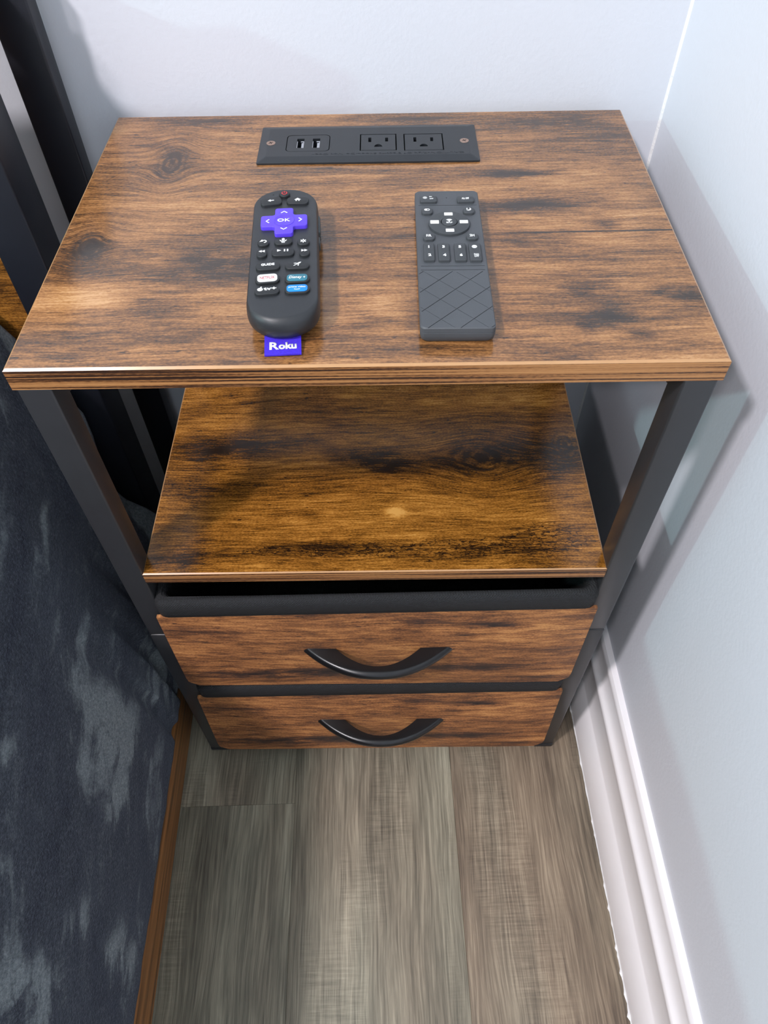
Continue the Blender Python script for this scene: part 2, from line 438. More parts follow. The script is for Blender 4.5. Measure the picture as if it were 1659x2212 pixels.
# ragged line of caulk where the shoe meets the floor
bm = bmesh.new(); rows = []
N = 420
for i in range(N+1):
    yy = -1.2 + (1.2+0.29)*i/N
    a = 0.0006+0.0010*max(0, mnoise.noise((yy*60, 3.1, 0)))+0.0022*max(0, mnoise.noise((yy*140, 9.1, 0))-.1)
    if -0.27 < yy < -0.21: a += 0.0035*max(0, mnoise.noise((yy*330, 1.7, 4)))
    xb = XW-0.0200
    rows.append([bm.verts.new((xb-a, yy, 0.0001)), bm.verts.new((xb-a*.6, yy, 0.0007)), bm.verts.new((xb+.0004, yy, 0.0022))])
for a, b in zip(rows[:-1], rows[1:]):
    for j in range(2): bm.faces.new((a[j], a[j+1], b[j+1], b[j]))
bmesh.ops.recalc_face_normals(bm, faces=list(bm.faces))
obj('caulk_line', bm, M_caulk, bb)
# bead of filler in the room corner
cxr = XW/math.cos(TH)-YB*math.tan(TH)
bm = prism([(cxr-.0022, YB+.001), (cxr-.0016, YB-.0006), (cxr-.0004, YB-.0016), (cxr+.001, YB-.0022), (cxr+.002, YB+.001)][::-1], 0.137, CEIL)
bmesh.ops.recalc_face_normals(bm, faces=list(bm.faces))
obj('corner_bead', bm, M_caulk, wb)

# ------------------------------------------------------------------ materials of the things
M_frame = plain('black_powder_coat', '#303032', 0.33, 0.04, 40, 0.00004, 1500)
M_bedmetal = plain('dark_bed_metal', '#15171f', 0.42, 0.06, 40, 0.00005, 1200)
M_black_plastic = plain('black_plastic', '#23262a', 0.42, 0.05, 50, 0.00003, 1800)
M_handle = plain('black_handle', '#131315', 0.28, 0.1, 40, 0.00003, 900)
M_hole = plain('hole_black', '#050505', 0.7, 0.0)
M_steel = plain('usb_steel', '#c9ccd0', 0.25, 0.03, metal=1.0)
M_bronze = plain('screw_bronze', '#a58a7c', 0.35, 0.1, 300, metal=0.7)
M_remote = plain('charcoal_remote', '#27292c', 0.42, 0.05, 40, 0.00003, 2600)
M_button = plain('black_rubber', '#1b1d1f', 0.5, 0.05, 80)
M_side = plain('grey_rubber', '#3c4446', 0.5)
M_purple = plain('purple_rubber', '#5a3fd8', 0.42, 0.03)
M_purple_cloth = plain('purple_cloth', '#3a1fc0', 0.8, 0.12, 900, 0.0002, 2500)
M_white = plain('white_print', '#f4f4f2', 0.5, 0.0)
M_red = plain('red_print', '#d0363c', 0.5, 0.0)
M_redsoft = plain('soft_red_print', '#c04a56', 0.5, 0.0)
M_teal = plain('teal_print', '#2f7284', 0.45, 0.04)
M_blue = plain('blue_print', '#1384de', 0.45, 0.04)
M_sky = plain('light_blue_print', '#9fd6f2', 0.45, 0.0)
M_remote2 = plain('slate_remote', '#484b4f', 0.55, 0.08, 25, 0.00004, 1800)
M_key2 = plain('slate_key', '#3a3d40', 0.55, 0.1, 200)
def mat_fabric():
    nt = NT('black_canvas'); s = nt.sep(nt.coord())
    k_ = 2*PI/0.0021
    a = nt.M('SINE', nt.M('MULTIPLY', nt.M('ADD', s[0], nt.M('MULTIPLY', s[1], 1.0)), k_))
    b = nt.M('SINE', nt.M('MULTIPLY', nt.M('ADD', s[2], nt.M('MULTIPLY', s[1], 0.9)), k_))
    h = nt.M('MULTIPLY', a, b)
    nt.set(nt.ramp(nt.mrange(h, -1, 1), [(0.2, lin(24, 25, 27)), (0.9, lin(32, 33, 36))]), 0.75)
    nt.bump(h, 0.0003, 0.8)
    return nt.m
M_fabric = mat_fabric()

# stains laid out from the photograph, in board coordinates (x, y from the front edge)
H = 0.5824
def st(u, v, du, dv, s, z=H, ang=None):
    p = P(u, v, z); q = P(u+du, v, z); r = P(u, v-dv, z)
    return (float(p[0]), float(p[1]), abs(float(q[0]-p[0])), abs(float(r[1]-p[1])), s)
top_st = [st(450, 263, 130, 12, .9), st(900, 258, 110, 14, .8), st(1180, 262, 150, 16, .9), st(1330, 290, 60, 14, .5), st(375, 350, 45, 26, .75),
          st(1110, 374, 75, 8, 1.2), st(1130, 446, 110, 14, .9), st(500, 575, 120, 34, 1.1), st(430, 545, 120, 18, .5), 
          st(1270, 620, 60, 20, .8), st(1430, 626, 32, 14, 1.0), st(1490, 630, 34, 16, 1.0), st(1320, 680, 44, 22, .8), st(1270, 705, 26, 12, .7), st(1385, 725, 40, 22, .6),
          st(190, 540, 50, 40, .7), st(310, 650, 70, 30, .5), st(240, 740, 120, 30, .3), st(1120, 527, 40, 10, .5), st(1310, 480, 26, 14, .6),
          st(1000, 330, 60, 8, .3), st(620, 390, 90, 20, .25)]
top_kn = [st(372, 352, 44, 46, 1.1), st(192, 532, 46, 42, 1.0)]
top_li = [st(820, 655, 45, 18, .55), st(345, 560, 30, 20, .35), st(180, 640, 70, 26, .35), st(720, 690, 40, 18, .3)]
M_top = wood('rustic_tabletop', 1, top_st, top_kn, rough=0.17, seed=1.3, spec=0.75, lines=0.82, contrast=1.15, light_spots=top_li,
             line=[(float(P(1060, 497, H)[0]), float(P(1470, 497, H)[0]), float(P(1350, 497, H)[1]), 0.0012)])
ZS = 0.3757
def ss(u, v, du, dv, s): return st(u, v, du, dv, s, ZS)
sh_st = [ss(520, 960, 130, 26, 1.0), ss(470, 985, 50, 24, .8), ss(800, 985, 85, 20, 1.1), ss(850, 1005, 60, 14, .8), ss(1060, 985, 130, 44, .8), ss(1210, 985, 60, 60, .6),
         ss(420, 1060, 70, 20, .6), ss(380, 1215, 60, 26, .9), ss(430, 1190, 50, 20, .5), ss(700, 1180, 90, 14, .5), ss(1100, 1190, 200, 22, .55), ss(560, 1065, 160, 8, .3)]
sh_kn = [ss(1040, 990, 100, 60, 1.0), ss(1220, 960, 40, 40, .6)]
pal_sh = [(0.0, lin(30, 18, 10)), (0.22, lin(56, 35, 15)), (0.42, lin(102, 64, 22)), (0.60, lin(142, 92, 34)), (0.80, lin(180, 123, 52)), (1.0, lin(208, 154, 80))]
M_shelf = wood('rustic_shelf', 1, sh_st, sh_kn, rough=0.20, seed=4.1, spec=0.6, pal=pal_sh, cracks=[ss(980, 1185, 300, 26, 1.0), ss(1180, 1150, 90, 30, .9), ss(700, 1190, 90, 12, .8), ss(560, 1190, 120, 10, .5)],
               light_spots=[ss(855, 1105, 20, 11, 1.3)])
pal_dr = [(0.0, lin(34, 26, 25)), (0.22, lin(62, 43, 36)), (0.42, lin(108, 69, 43)), (0.60, lin(156, 102, 60)), (0.80, lin(196, 138, 82)), (1.0, lin(222, 168, 108))]
M_drawer = wood('printed_drawer_front', 2, [(-.12, -.040, .05, .009, 1.3), (-.05, -.034, .05, .008, 1.0), (-.16, -.02, .03, .01, .5), (.075, -.03, .05, .008, .7), (.10, .045, .022, .003, 1.2), (.03, .052, .012, .004, .9), (.14, -.055, .03, .003, .9), (.0, -.045, .06, .008, .6), (.08, .03, .02, .003, .8)],
                [], pal=pal_dr, rough=0.55, seed=8.2, grain=0.6, bumpd=0.00003, contrast=1.15, lines=0.7, base0=0.56)
M_edge = edge_wood('board_edge', lin(62, 38, 22), lin(140, 93, 53), 2, 0, 600)
M_edge_side = edge_wood('board_edge_side', lin(62, 38, 22), lin(140, 93, 53), 2, 1, 600)
M_edge_line = plain('edge_chamfer', '#b88d62', 0.25, 0.06, 90)
M_headwood = wood('headboard_wood', 2, [(-.31, .50, .03, .012, .8)], [], rough=0.4, seed=12.0, pal=pal_sh)

# ------------------------------------------------------------------ nightstand
ns = thing('nightstand', 'rustic brown and black metal nightstand with open shelf, two drawers and built-in outlets', 'nightstand')
W2, D, T = 0.2, 0.2995, 0.0147
def board_part(name, x0, x1, y0, y1, z1, th, mtop, ch, hole=None):
    """laminate board: upper sheet plus banding with a pale chamfer"""
    bm = bmesh.new()
    o0 = [(x0, y0), (x1, y0), (x1, y1), (x0, y1)]; i0 = [(x0+ch, y0+ch), (x1-ch, y0+ch), (x1-ch, y1-ch), (x0+ch, y1-ch)]
    A = [bm.verts.new((x, y, z1-th)) for x, y in o0]; B = [bm.verts.new((x, y, z1-ch*.8)) for x, y in o0]; I = [bm.verts.new((x, y, z1)) for x, y in i0]
    if hole:
        Hv = [bm.verts.new((x, y, z1)) for x, y in ((hole[0], hole[2]), (hole[1], hole[2]), (hole[1], hole[3]), (hole[0], hole[3]))]
        for i in range(4): bm.faces.new((I[i], I[(i+1) % 4], Hv[(i+1) % 4], Hv[i]))
    else:
        bm.faces.new(I)
    f = bm.faces.new(A[::-1]); f.material_index = 0
    o = obj(name, bm, mtop, ns)
    bm = bmesh.new()
    A = [bm.verts.new((x, y, z1-th)) for x, y in o0]; B = [bm.verts.new((x, y, z1-ch*.8)) for x, y in o0]; I = [bm.verts.new((x, y, z1)) for x, y in i0]
    for i in range(4):
        j = (i+1) % 4
        f = bm.faces.new((A[i], A[j], B[j], B[i])); f.material_index = 0 if i in (0, 2) else 1
        f = bm.faces.new((B[i], B[j], I[j], I[i])); f.material_index = 2
    obj('edge_band', bm, [M_edge, M_edge_side, M_edge_line], o)
    return o
board_part('tabletop', -W2, W2, 0.0, D, H, T, M_top, 0.0014, hole=(-0.0002-.072, -0.0002+.072, 0.2470-.0213, 0.2470+.0213))
board_part('shelf', -0.1788, 0.1788, 0.0005, 0.285, ZS, 0.0118, M_shelf, 0.0010)
ZT = H-T; ZJ = 0.2795; LW = 0.0196; G = 0.0019
for sx in (-1, 1):
    for (ya, yb) in ((0.0005, 0.0195), (0.2780, 0.2970)):
        xo = sx*(W2-G); xi = sx*(W2-G-LW); xa, xb = min(xo, xi), max(xo, xi)
        bm = bmesh.new()
        add_box(bm, xa, xb, ya, yb, ZJ+.0003, ZT, 0.0014, 3)
        add_box(bm, xa-.0003, xb+.0003, ya-.0004, yb+.0004, 0.004, ZJ-.0003, 0.0014, 3)
        leg = obj('leg', bm, M_frame, ns, 40)
        obj('foot_pad', box(xa-.0006, xb+.0006, ya-.001, yb+.001, 0.0, 0.0075, 0.001), M_black_plastic, leg, 40)
    xa, xb = sorted((sx*(W2-G), sx*(W2-G-LW)))
    obj('side_rail', box(xa, xb, 0.0195, 0.278, ZT-.02, ZT, 0.0012), M_frame, ns, 40)
    obj('side_rail', box(xa, xb, 0.0195, 0.278, 0.012, 0.027, 0.0012), M_frame, ns, 40)
obj('back_rail', box(-0.1785, 0.1785, 0.279, 0.296, 0.34, 0.3635, 0.0012), M_frame, ns, 40)
obj('back_rail', box(-0.1785, 0.1785, 0.279, 0.296, 0.012, 0.027, 0.0012), M_frame, ns, 40)
obj('drawer_runner', box(-0.1785, 0.1785, 0.03, 0.045, 0.1845, 0.1875, 0.0008), M_frame, ns)
obj('drawer_runner', box(-0.1785, 0.1785, 0.24, 0.255, 0.1845, 0.1875, 0.0008), M_frame, ns)

def handle_bm():
    bm = bmesh.new(); rings = []
    n = 44; hh = 0.0052
    for i in range(n+1):
        t = -1+2*i/n
        xo = 0.0668*t; yo = -0.0285*(1-abs(t)**2.15)
        tt = max(-1, min(1, t*1.0)); xi = 0.0385*tt if abs(tt) < 1 else 0.0385*tt
        yi = -0.0185*(1-abs(tt)**2.0)
        if yi < yo+0.004: pass
        dx, dy = xo-xi, yo-yi
        L_ = math.hypot(dx, dy); L_ = max(L_, 1e-6)
        ux, uy = dx/L_, dy/L_
        r = min(hh, 0.7*L_)
        prof_ = [(0, hh*.85), (L_-r, hh)] + [(L_-r+r*math.sin(a), hh*math.cos(a)) for a in (math.radians(q) for q in (25, 50, 75, 90, 105, 130, 155))] + [(L_-r, -hh), (0, -hh*.85)]
        rings.append([(xi+ux*s, yi+uy*s, z) for s, z in prof_])
    loft(bm, rings); bmesh.ops.recalc_face_normals(bm, faces=list(bm.faces))
    return bm
def drawer(z0, z1, hz, lean):
    zr = z1-0.0215; pc = (z0+0.004+zr)/2; ph = zr-(z0+.004)
    # fabric bin, open on top
    bm = bmesh.new()
    xo, yo0, yo1 = 0.1772, -0.0020, 0.272
    rings = [[(x, y, z0) for x, y in rrect(2*xo, yo1-yo0, 0.006, 4, 0, (yo0+yo1)/2)],
             [(x, y, z1-.003) for x, y in rrect(2*xo, yo1-yo0, 0.006, 4, 0, (yo0+yo1)/2)],
             [(x, y, z1-.003) for x, y in rrect(2*xo-.007, yo1-yo0-.007, 0.004, 4, 0, (yo0+yo1)/2)],
             [(x, y, z0+.004) for x, y in rrect(2*xo-.007, yo1-yo0-.007, 0.004, 4, 0, (yo0+yo1)/2)]]
    loft(bm, rings); bmesh.ops.recalc_face_normals(bm, faces=list(bm.faces))
    d = obj('drawer', bm, M_fabric, ns, 40, loc=(0, 0, 0))
    # bound rim rolled over the top edge
    bm = bmesh.new()
    cyy = (yo0+yo1)/2
    def rg(gr, z, r=0.009): return [(x, y, z+0.0036*x/.18+0.0010*mnoise.noise((x*22, y*22, z1))) for x, y in rrect(2*xo+2*gr, yo1-yo0+2*gr, r, 6, 0, cyy)]
    rings = [rg(0.0006, z1-.0235), rg(0.0032, z1-.0225), rg(0.0036, z1-.008), rg(0.0028, z1-.003), rg(0.0008, z1), rg(-.0030, z1-.0005), rg(-.0052, z1-.004), rg(-.0052, z1-.016), rg(-.0036, z1-.017)]
    loft(bm, rings, False, False); bmesh.ops.recalc_face_normals(bm, faces=list(bm.faces))
    obj('rim', bm, M_fabric, d, True)
    # printed wooden-look front, rounded below and bellied a little
    bm = bmesh.new(); nx, nz = 40, 16; pw = 0.1812; grid = []
    def yb(s, v): return -0.0052-lean*(1-v)-0.0022*math.sin(PI*v)*(1-s**6)
    rc = 0.013
    for j in range(nz+1):
        v = j/nz; z = v*ph
        half = pw
        if z < rc: half = pw-rc+math.sqrt(max(0, rc*rc-(rc-z)**2))
        if j == 0: half = pw-rc*.75
        sag = 0.0012
        grid.append([(half*(-1+2*i/nx), yb(-1+2*i/nx, v), z-ph/2+v*.0034*(-1+2*i/nx)-(0.0010*mnoise.noise((i*.21, 2.2, z1)) if j == 0 else 0)) for i in range(nx+1)])
    fv = [[bm.verts.new(p) for p in r] for r in grid]
    bv = [[bm.verts.new((p[0], -0.0022, p[2])) for p in r] for r in grid]
    for j in range(nz):
        for i in range(nx):
            bm.faces.new((fv[j][i], fv[j][i+1], fv[j+1][i+1], fv[j+1][i])); bm.faces.new((bv[j][i], bv[j+1][i], bv[j+1][i+1], bv[j][i+1]))
    for i in range(nx):
        bm.faces.new((fv[0][i], bv[0][i], bv[0][i+1], fv[0][i+1])); bm.faces.new((fv[nz][i], fv[nz][i+1], bv[nz][i+1], bv[nz][i]))
    for j in range(nz):
        bm.faces.new((fv[j][0], fv[j+1][0], bv[j+1][0], bv[j][0])); bm.faces.new((fv[j][nx], bv[j][nx], bv[j+1][nx], fv[j+1][nx]))
    obj('front_panel', bm, M_drawer, d, 40, loc=(0, 0, pc))
    hb = handle_bm()
    h_ = obj('handle', hb, M_handle, d, 50, loc=(0.0008, -0.0062-lean*.45, hz))
    return d
drawer(0.188, 0.3440, 0.2620, 0.0020)
drawer(0.028, 0.1840, 0.1060, 0.0060)

# power panel let into the top
pp_c = (-0.0002, 0.2470); pw_, ph_ = 0.1630, 0.0556; zp = H+0.0030
def lp(u, v, z=zp): q = P(u, v, z); return (float(q[0]), float(q[1]))
def pbox(u0, v0, u1, v1, z=zp):
    a, b = lp(u0, v1, z), lp(u1, v0, z); return (a[0]+b[0])/2, (a[1]+b[1])/2, b[0]-a[0], b[1]-a[1]
bm = bmesh.new()
o_ = rrect(pw_, ph_, 0.0012, 2, *pp_c); i_ = rrect(pw_-.013, ph_-.013, 0.0008, 2, *pp_c)
loft(bm, [[(x, y, H-.012) for x, y in rrect(pw_-.02, ph_-.014, .001, 2, *pp_c)], [(x, y, H+.0001) for x, y in rrect(pw_-.02, ph_-.014, .001, 2, *pp_c)], [(x, y, H+.0001) for x, y in o_], [(x, y, H+.0013) for x, y in o_], [(x, y, zp) for x, y in i_]])
bmesh.ops.recalc_face_normals(bm, faces=list(bm.faces))
ub = pbox(616, 291, 714, 328); s1 = pbox(777, 289, 856, 325.5); s2 = pbox(873, 288, 955.5, 325)
def slot(cx, cy, w_, h_, d=0.006): return box(cx-w_/2, cx+w_/2, cy-h_/2, cy+h_/2, zp-d, zp+.002)
cut = [prism(rrect(ub[2], ub[3], 0.0038, 5, ub[0], ub[1]), zp-.0085, zp+.002), slot(s1[0], s1[1], s1[2], s1[3], 0.0125), slot(s2[0], s2[1], s2[2], s2[3], 0.0125)]
bm = carve(bm, cut)
panel = obj('power_panel', bm, M_black_plastic, ns)
panel['label'] = 'black built-in power panel with two USB ports and two outlets'
# USB bezel with its two ports
uports = [pbox(640, 300, 658, 320), pbox(674, 299.5, 692, 319.5)]
bm = prism(rrect(ub[2]-.0010, ub[3]-.0010, 0.0035, 5, ub[0], ub[1]), zp-.0084, zp+.0001, 0.0003)
bm = carve(bm, [slot(c[0], c[1], c[2], c[3], 0.0078) for c in uports])
bz = obj('usb_bezel', bm, M_black_plastic, panel)
for c in uports:
    bm = bmesh.new()
    x0, x1, y0, y1 = c[0]-c[2]/2, c[0]+c[2]/2, c[1]-c[3]/2, c[1]+c[3]/2
    add_box(bm, x0+.0001, x0+.0005, y0+.0002, y1-.0035, zp-.0077, zp-.0002); add_box(bm, x1-.0006, x1-.0001, y0+.0002, y1-.0035, zp-.0077, zp-.0002)
    add_box(bm, x0+.0028, x1-.0002, y1-.0040, y1-.0026, zp-.0077, zp-.0006)
    add_box(bm, x0+.0034, x1-.0007, y0+.0006, y1-.0050, zp-.0077, zp-.0008)
    obj('usb_port', bm, M_steel, panel)
for (cx, cy, w_, h_) in (s1, s2):
    bm = prism(rrect(w_-.0016, h_-.0014, 0.0005, 2, cx, cy-.0002), zp-.0124, zp+.0001, 0.0002)
    cs = [slot(cx-.0063, cy+.0036, 0.0022, 0.0068, .0115), slot(cx+.0063, cy+.0036, 0.0022, 0.0058, .0115),
          prism([(cx+.0030*math.cos(math.radians(a)), cy-.0072+.0040*math.sin(math.radians(a))) for a in range(0, 181, 20)], zp-.0116, zp+.002)]
    bm = carve(bm, cs)
    obj('outlet', bm, M_black_plastic, panel)
    bmh = bmesh.new()
    for dx, dy, a, b in ((-.0063, .0036, .0022, .0068), (.0063, .0036, .0022, .0058), (0, -.0055, .0056, .0036)):
        add_box(bmh, cx+dx-a/2, cx+dx+a/2, cy+dy-b/2, cy+dy+b/2, zp-.0114, zp-.0110)
    obj('slot', bmh, M_black_plastic, panel)
for (u, v) in ((585.3, 309.4), (1002.9, 303.7)):
    x_, y_ = lp(u, v)
    bm = prism(circle(0.0034, 24, x_, y_), zp-.0005, zp+.0003, 0.0002)
    a = random.random()
    cr = []
    for q in (0, PI/2):
        b_ = moved(box(-.0018, .0018, -.0004, .0004, -.0006, .002), x_, y_, zp-.0004, 0.5+q); cr.append(b_)
    bm = carve(bm, cr)
    obj('screw', bm, M_bronze, panel)
x_, y_ = lp(838, 331); wl = lp(985, 331)[0]-lp(655, 331)[0]
obj('lettering', moved(text_mesh('CAUTION-Risk Of Electric Shock-Do Not Open', 0.0026, 0.0, 0.00012, fit=wl), x_, y_+.0004, zp, PI), plain('embossed_black', '#20242a', 0.4), panel)

# ------------------------------------------------------------------ remotes
def to_local(o):
    mi = (Matrix.Translation(o.location) @ Matrix.Rotation(o.rotation_euler[2], 4, 'Z')).inverted()
    def f(u, v, zl):
        q = P(u, v, o.location[2]+zl); r = mi @ Vector(q); return r.x, r.y
    return f
ZTOP = H+0.0001
# --- streaming remote
L1, W1, Z1 = 0.1370, 0.0412, 0.0178
r1 = thing('streaming_remote', 'charcoal streaming remote with purple cross pad and purple fabric tag', 'remote', (-0.0492, 0.0842, ZTOP), math.radians(3.3))
def ol(ins, bot, top=0.0, r=0.0190):
    return rrect(W1-2*ins, L1-bot-top, r-ins*.6, 10, 0, (bot-top)/2)
lv = [(0.0, .0050, .0100, .005), (.0022, .0024, .0050, .002), (.0060, .0006, .0012, .0006), (.0100, 0.0, 0.0, 0.0), (.0140, .0001, .0006, .0001), (.0162, .0004, .0018, .0003), (.0174, .0009, .0032, .0006), (.0178, .0014, .0042, .0009)]
def smooth_levels(lv, k=4):
    out = []
    for i in range(len(lv)-1):
        p0, p1, p2, p3 = lv[max(0, i-1)], lv[i], lv[i+1], lv[min(len(lv)-1, i+2)]
        for j in range(k):
            t = j/k
            out.append(tuple(0.5*(2*b+(c-a)*t+(2*a-5*b+4*c-d)*t*t+(3*b-a-3*c+d)*t**3) for a, b, c, d in zip(p0, p1, p2, p3)))
    return out+[lv[-1]]
bm = bmesh.new(); loft(bm, [[(x, y, z) for x, y in ol(i_, b_, t_)] for z, i_, b_, t_ in smooth_levels(lv)])
obj('body', bm, M_remote, r1, 22)
f1 = to_local(r1)
def c1(x, y): return 500+x/5.53, 380+y/5.53
def c2(x, y): return 860+x/5.53, 380+y/5.53
def cbox(f, cc, x0, y0, x1, y1, z):
    a = f(*cc(x0, (y0+y1)/2), z); b = f(*cc(x1, (y0+y1)/2), z); t = f(*cc((x0+x1)/2, y0), z); d = f(*cc((x0+x1)/2, y1), z)
    return (a[0]+b[0])/2, (t[1]+d[1])/2, b[0]-a[0], t[1]-d[1]
BZ = Z1+0.0016
def button(par, f, cc, bx, rad, z0, z1, mat, name='button', tilt=0.0):
    cx, cy, w_, h_ = cbox(f, cc, *bx, z1)
    o = obj(name, moved(prism(rrect(w_, h_, rad, 6), z0-.0015-z1, 0, 0.0004, taper=0.0001), 0, 0, 0, tilt), mat, par, 50, loc=(cx, cy, z1))
    return o, w_, h_
def prnt(par, bm, mat, x=0, y=0, name='print', rz=0): return obj(name, moved(bm, x, y, 0.00002, rz), mat, par)
def polys(ps, h=0.00012): return poly_print(ps, 0, h)
mm = 0.001
# power key
px, py = f1(*c1(632, 205), BZ+.0004)
b, = [obj('power_button', prism(circle(.0036, 28), -.003, 0, .0006), M_button, r1, 50, loc=(px, py, BZ+.0004))]
prnt(b, polys([stroke(arc(0, 0, .0016, 120, 420, 18), .0005), stroke([(0, .0004), (0, .0022)], .0005)]), M_red)
obj('indicator_hole', prism(circle(.0005, 12, *f1(*c1(502, 228), Z1)), Z1-.0005, Z1+.00005), M_hole, r1)
# back and home
b, w_, h_ = button(r1, f1, c1, (345, 256, 600, 342), .0028, Z1, BZ, M_button, tilt=.10)
prnt(b, polys([stroke([(-.0004, 0), (.0019, 0)], .0007), [(-.0020, 0), (-.0002, .0013), (-.0002, -.0013)]]), M_white, 0, .0004, rz=.1)
b, w_, h_ = button(r1, f1, c1, (658, 250, 922, 328), .0028, Z1, BZ, M_button, tilt=-.10)
prnt(b, polys([[(-.0021, .0), (0, .0019), (.0021, .0), (.0013, .0), (.0013, -.0015), (.0005, -.0015), (.0005, -.0004), (-.0005, -.0004), (-.0005, -.0015), (-.0013, -.0015), (-.0013, 0)]]), M_white, 0, .0006)
# cross pad
zc = Z1+.0026
cx, cy = f1(*c1(627, 531), zc)
aw = cbox(f1, c1, 350, 500, 905, 560, zc)[2]/2; ah = cbox(f1, c1, 520, 368, 735, 668, zc)[3]/2
bw = cbox(f1, c1, 518, 500, 738, 560, zc)[2]/2; bh = .0062
def cross(aw, ah, bw, bh, r=.0018, n=4):
    o = []
    def cor(x, y, a0, cw=False):
        for i in range(n+1):
            a = math.radians(a0+(90*i/n if not cw else -90*i/n)); o.append((x+r*math.cos(a), y+r*math.sin(a)))
    cor(aw-r, bh-r, 0); cor(bw+r, bh+r, 270, True); cor(bw-r, ah-r, 0); cor(-bw+r, ah-r, 90); cor(-bw-r, bh+r, 0, True); cor(-aw+r, bh-r, 90)
    cor(-aw+r, -bh+r, 180); cor(-bw-r, -bh-r, 90, True); cor(-bw+r, -ah+r, 180); cor(bw-r, -ah+r, 270); cor(bw+r, -bh-r, 180, True); cor(aw-r, -bh+r, 270)
    return o
pad = obj('cross_pad', prism(cross(aw, ah, bw, bh), Z1-.001-zc, 0, .0004), M_purple, r1, 50, loc=(cx, cy, zc))
bm = bmesh.new(); loft(bm, [[(x, y, -.0001) for x, y in circle(.0064, 40)], [(x, y, .00025) for x, y in circle(.0063, 40)], [(x, y, .00028) for x, y in circle(.0058, 40)], [(x, y, .00005) for x, y in circle(.0054, 40)]])
obj('ok_dish', bm, M_purple, pad, 50)
prnt(pad, text_mesh('OK', .0033, .02, .0003, sx=1.2), M_white, 0, .0002)
for (dx, dy, a) in ((0, .66*ah, 0), (0, -.64*ah, PI), (-.70*aw, -.0002, PI/2), (.70*aw, .0002, -PI/2)):
    bmx = moved(polys([stroke([(-.0019, -.0009), (0, .0009), (.0019, -.0009)], .0007)]), 0, 0, 0, a)
    prnt(pad, bmx, M_white, dx, dy)
# three rows of small keys
b, _, _ = button(r1, f1, c1, (308, 752, 450, 832), .003, Z1, BZ, M_button)
prnt(b, polys([stroke(arc(.0005, 0, .0013, -100, 130, 12, .0012), .0006), [(-.0022, .0002), (-.0004, .0022), (-.0001, .0002)]]), M_white, 0, .0006, rz=.15)
b, _, _ = button(r1, f1, c1, (508, 738, 728, 815), .003, Z1, BZ, M_button)
prnt(b, polys([rrect(.0017, .0026, .00084, 4, 0, .0006), stroke(arc(0, .0004, .0019, 190, 350, 10), .0006), stroke([(0, -.0014), (0, -.0026)], .0008), stroke([(-.001, -.0025), (.001, -.0025)], .0006)]), M_white, 0, .0009)
b, _, _ = button(r1, f1, c1, (783, 745, 932, 820), .003, Z1, BZ, M_button)
prnt(b, polys([stroke([(-.0018*math.cos(a), -.0018*math.sin(a)), (.0018*math.cos(a), .0018*math.sin(a))], .0006) for a in (0, PI/3, 2*PI/3)]), M_white, 0, .0006, rz=.5)
b, _, _ = button(r1, f1, c1, (297, 868, 424, 968), .003, Z1, BZ, M_button)
prnt(b, polys([[(-.0018, 0), (0, .0011), (0, -.0011)], [(0, 0), (.0018, .0011), (.0018, -.0011)]]), M_white, 0, .0014)
b, _, _ = button(r1, f1, c1, (477, 855, 750, 950), .003, Z1, BZ, M_button)
prnt(b, polys([[(-.0034, .0011), (-.0034, -.0011), (-.0010, 0)], rrect(.0008, .0022, .0001, 2, .0010, 0), rrect(.0008, .0022, .0001, 2, .0028, 0)]), M_white, 0, .0011)
b, _, _ = button(r1, f1, c1, (808, 858, 934, 952), .003, Z1, BZ, M_button)
prnt(b, polys([[(.0018, 0), (0, .0011), (0, -.0011)], [(0, 0), (-.0018, .0011), (-.0018, -.0011)]]), M_white, 0, .0014)
# guide and rocket, channel keys
b, w_, _ = button(r1, f1, c1, (288, 1028, 580, 1118), .0032, Z1, BZ, M_button, tilt=.03)
prnt(b, text_mesh('GUIDE', .0022, .04, .0002, fit=.55*w_), M_white, 0, .0012, rz=.05)
b, _, _ = button(r1, f1, c1, (635, 1026, 932, 1105), .0032, Z1, BZ, M_button, tilt=-.03)
prnt(b, polys([[(.0024, .0018), (.0012, .0016), (-.0010, -.0002), (-.0004, -.0008), (.0018, .0006)], [(-.0001, .0012), (-.0020, .0008), (-.0012, .0003)], [(.0012, -.0002), (.0008, -.0020), (.0002, -.0012)], [(-.0012, -.0006), (-.0022, -.0018), (-.0008, -.0012)]]), M_white, 0, .0012)
def capsule(bx, tilt, mat, bm_list):
    b, w_, h_ = button(r1, f1, c1, bx, .0034, Z1, BZ, M_button, tilt=tilt)
    ins = obj('colour_inlay', moved(prism(rrect(w_-.0028, h_-.0014, .0022, 6), -.0001, .0003, .0001), 0, .0003, 0, tilt), mat, b, 50)
    for bm_, m_, fr in bm_list:
        xs = [v.co.x for v in bm_.verts]; k_ = fr*(w_-.0028)/(max(xs)-min(xs))
        for v in bm_.verts: v.co.x *= k_
        obj('print', moved(bm_, 0, .0003, .00032, tilt), m_, b)
capsule((280, 1172, 576, 1276), .05, M_white, [(text_mesh('NETFLIX', .0024, .01, .00008, fit=.0128), M_redsoft, .74)])
capsule((632, 1172, 936, 1268), -.02, M_teal, [(joined(moved(text_mesh('Disney', .0031, .015, .00008, shear=.25, fit=.0102), -.0012, 0), moved(text_mesh('+', .0016, .03, .00008), .0056, .0002)), M_white, .80)])
b, _, _ = button(r1, f1, c1, (270, 1322, 574, 1410), .0032, Z1, BZ, M_button, tilt=.04)
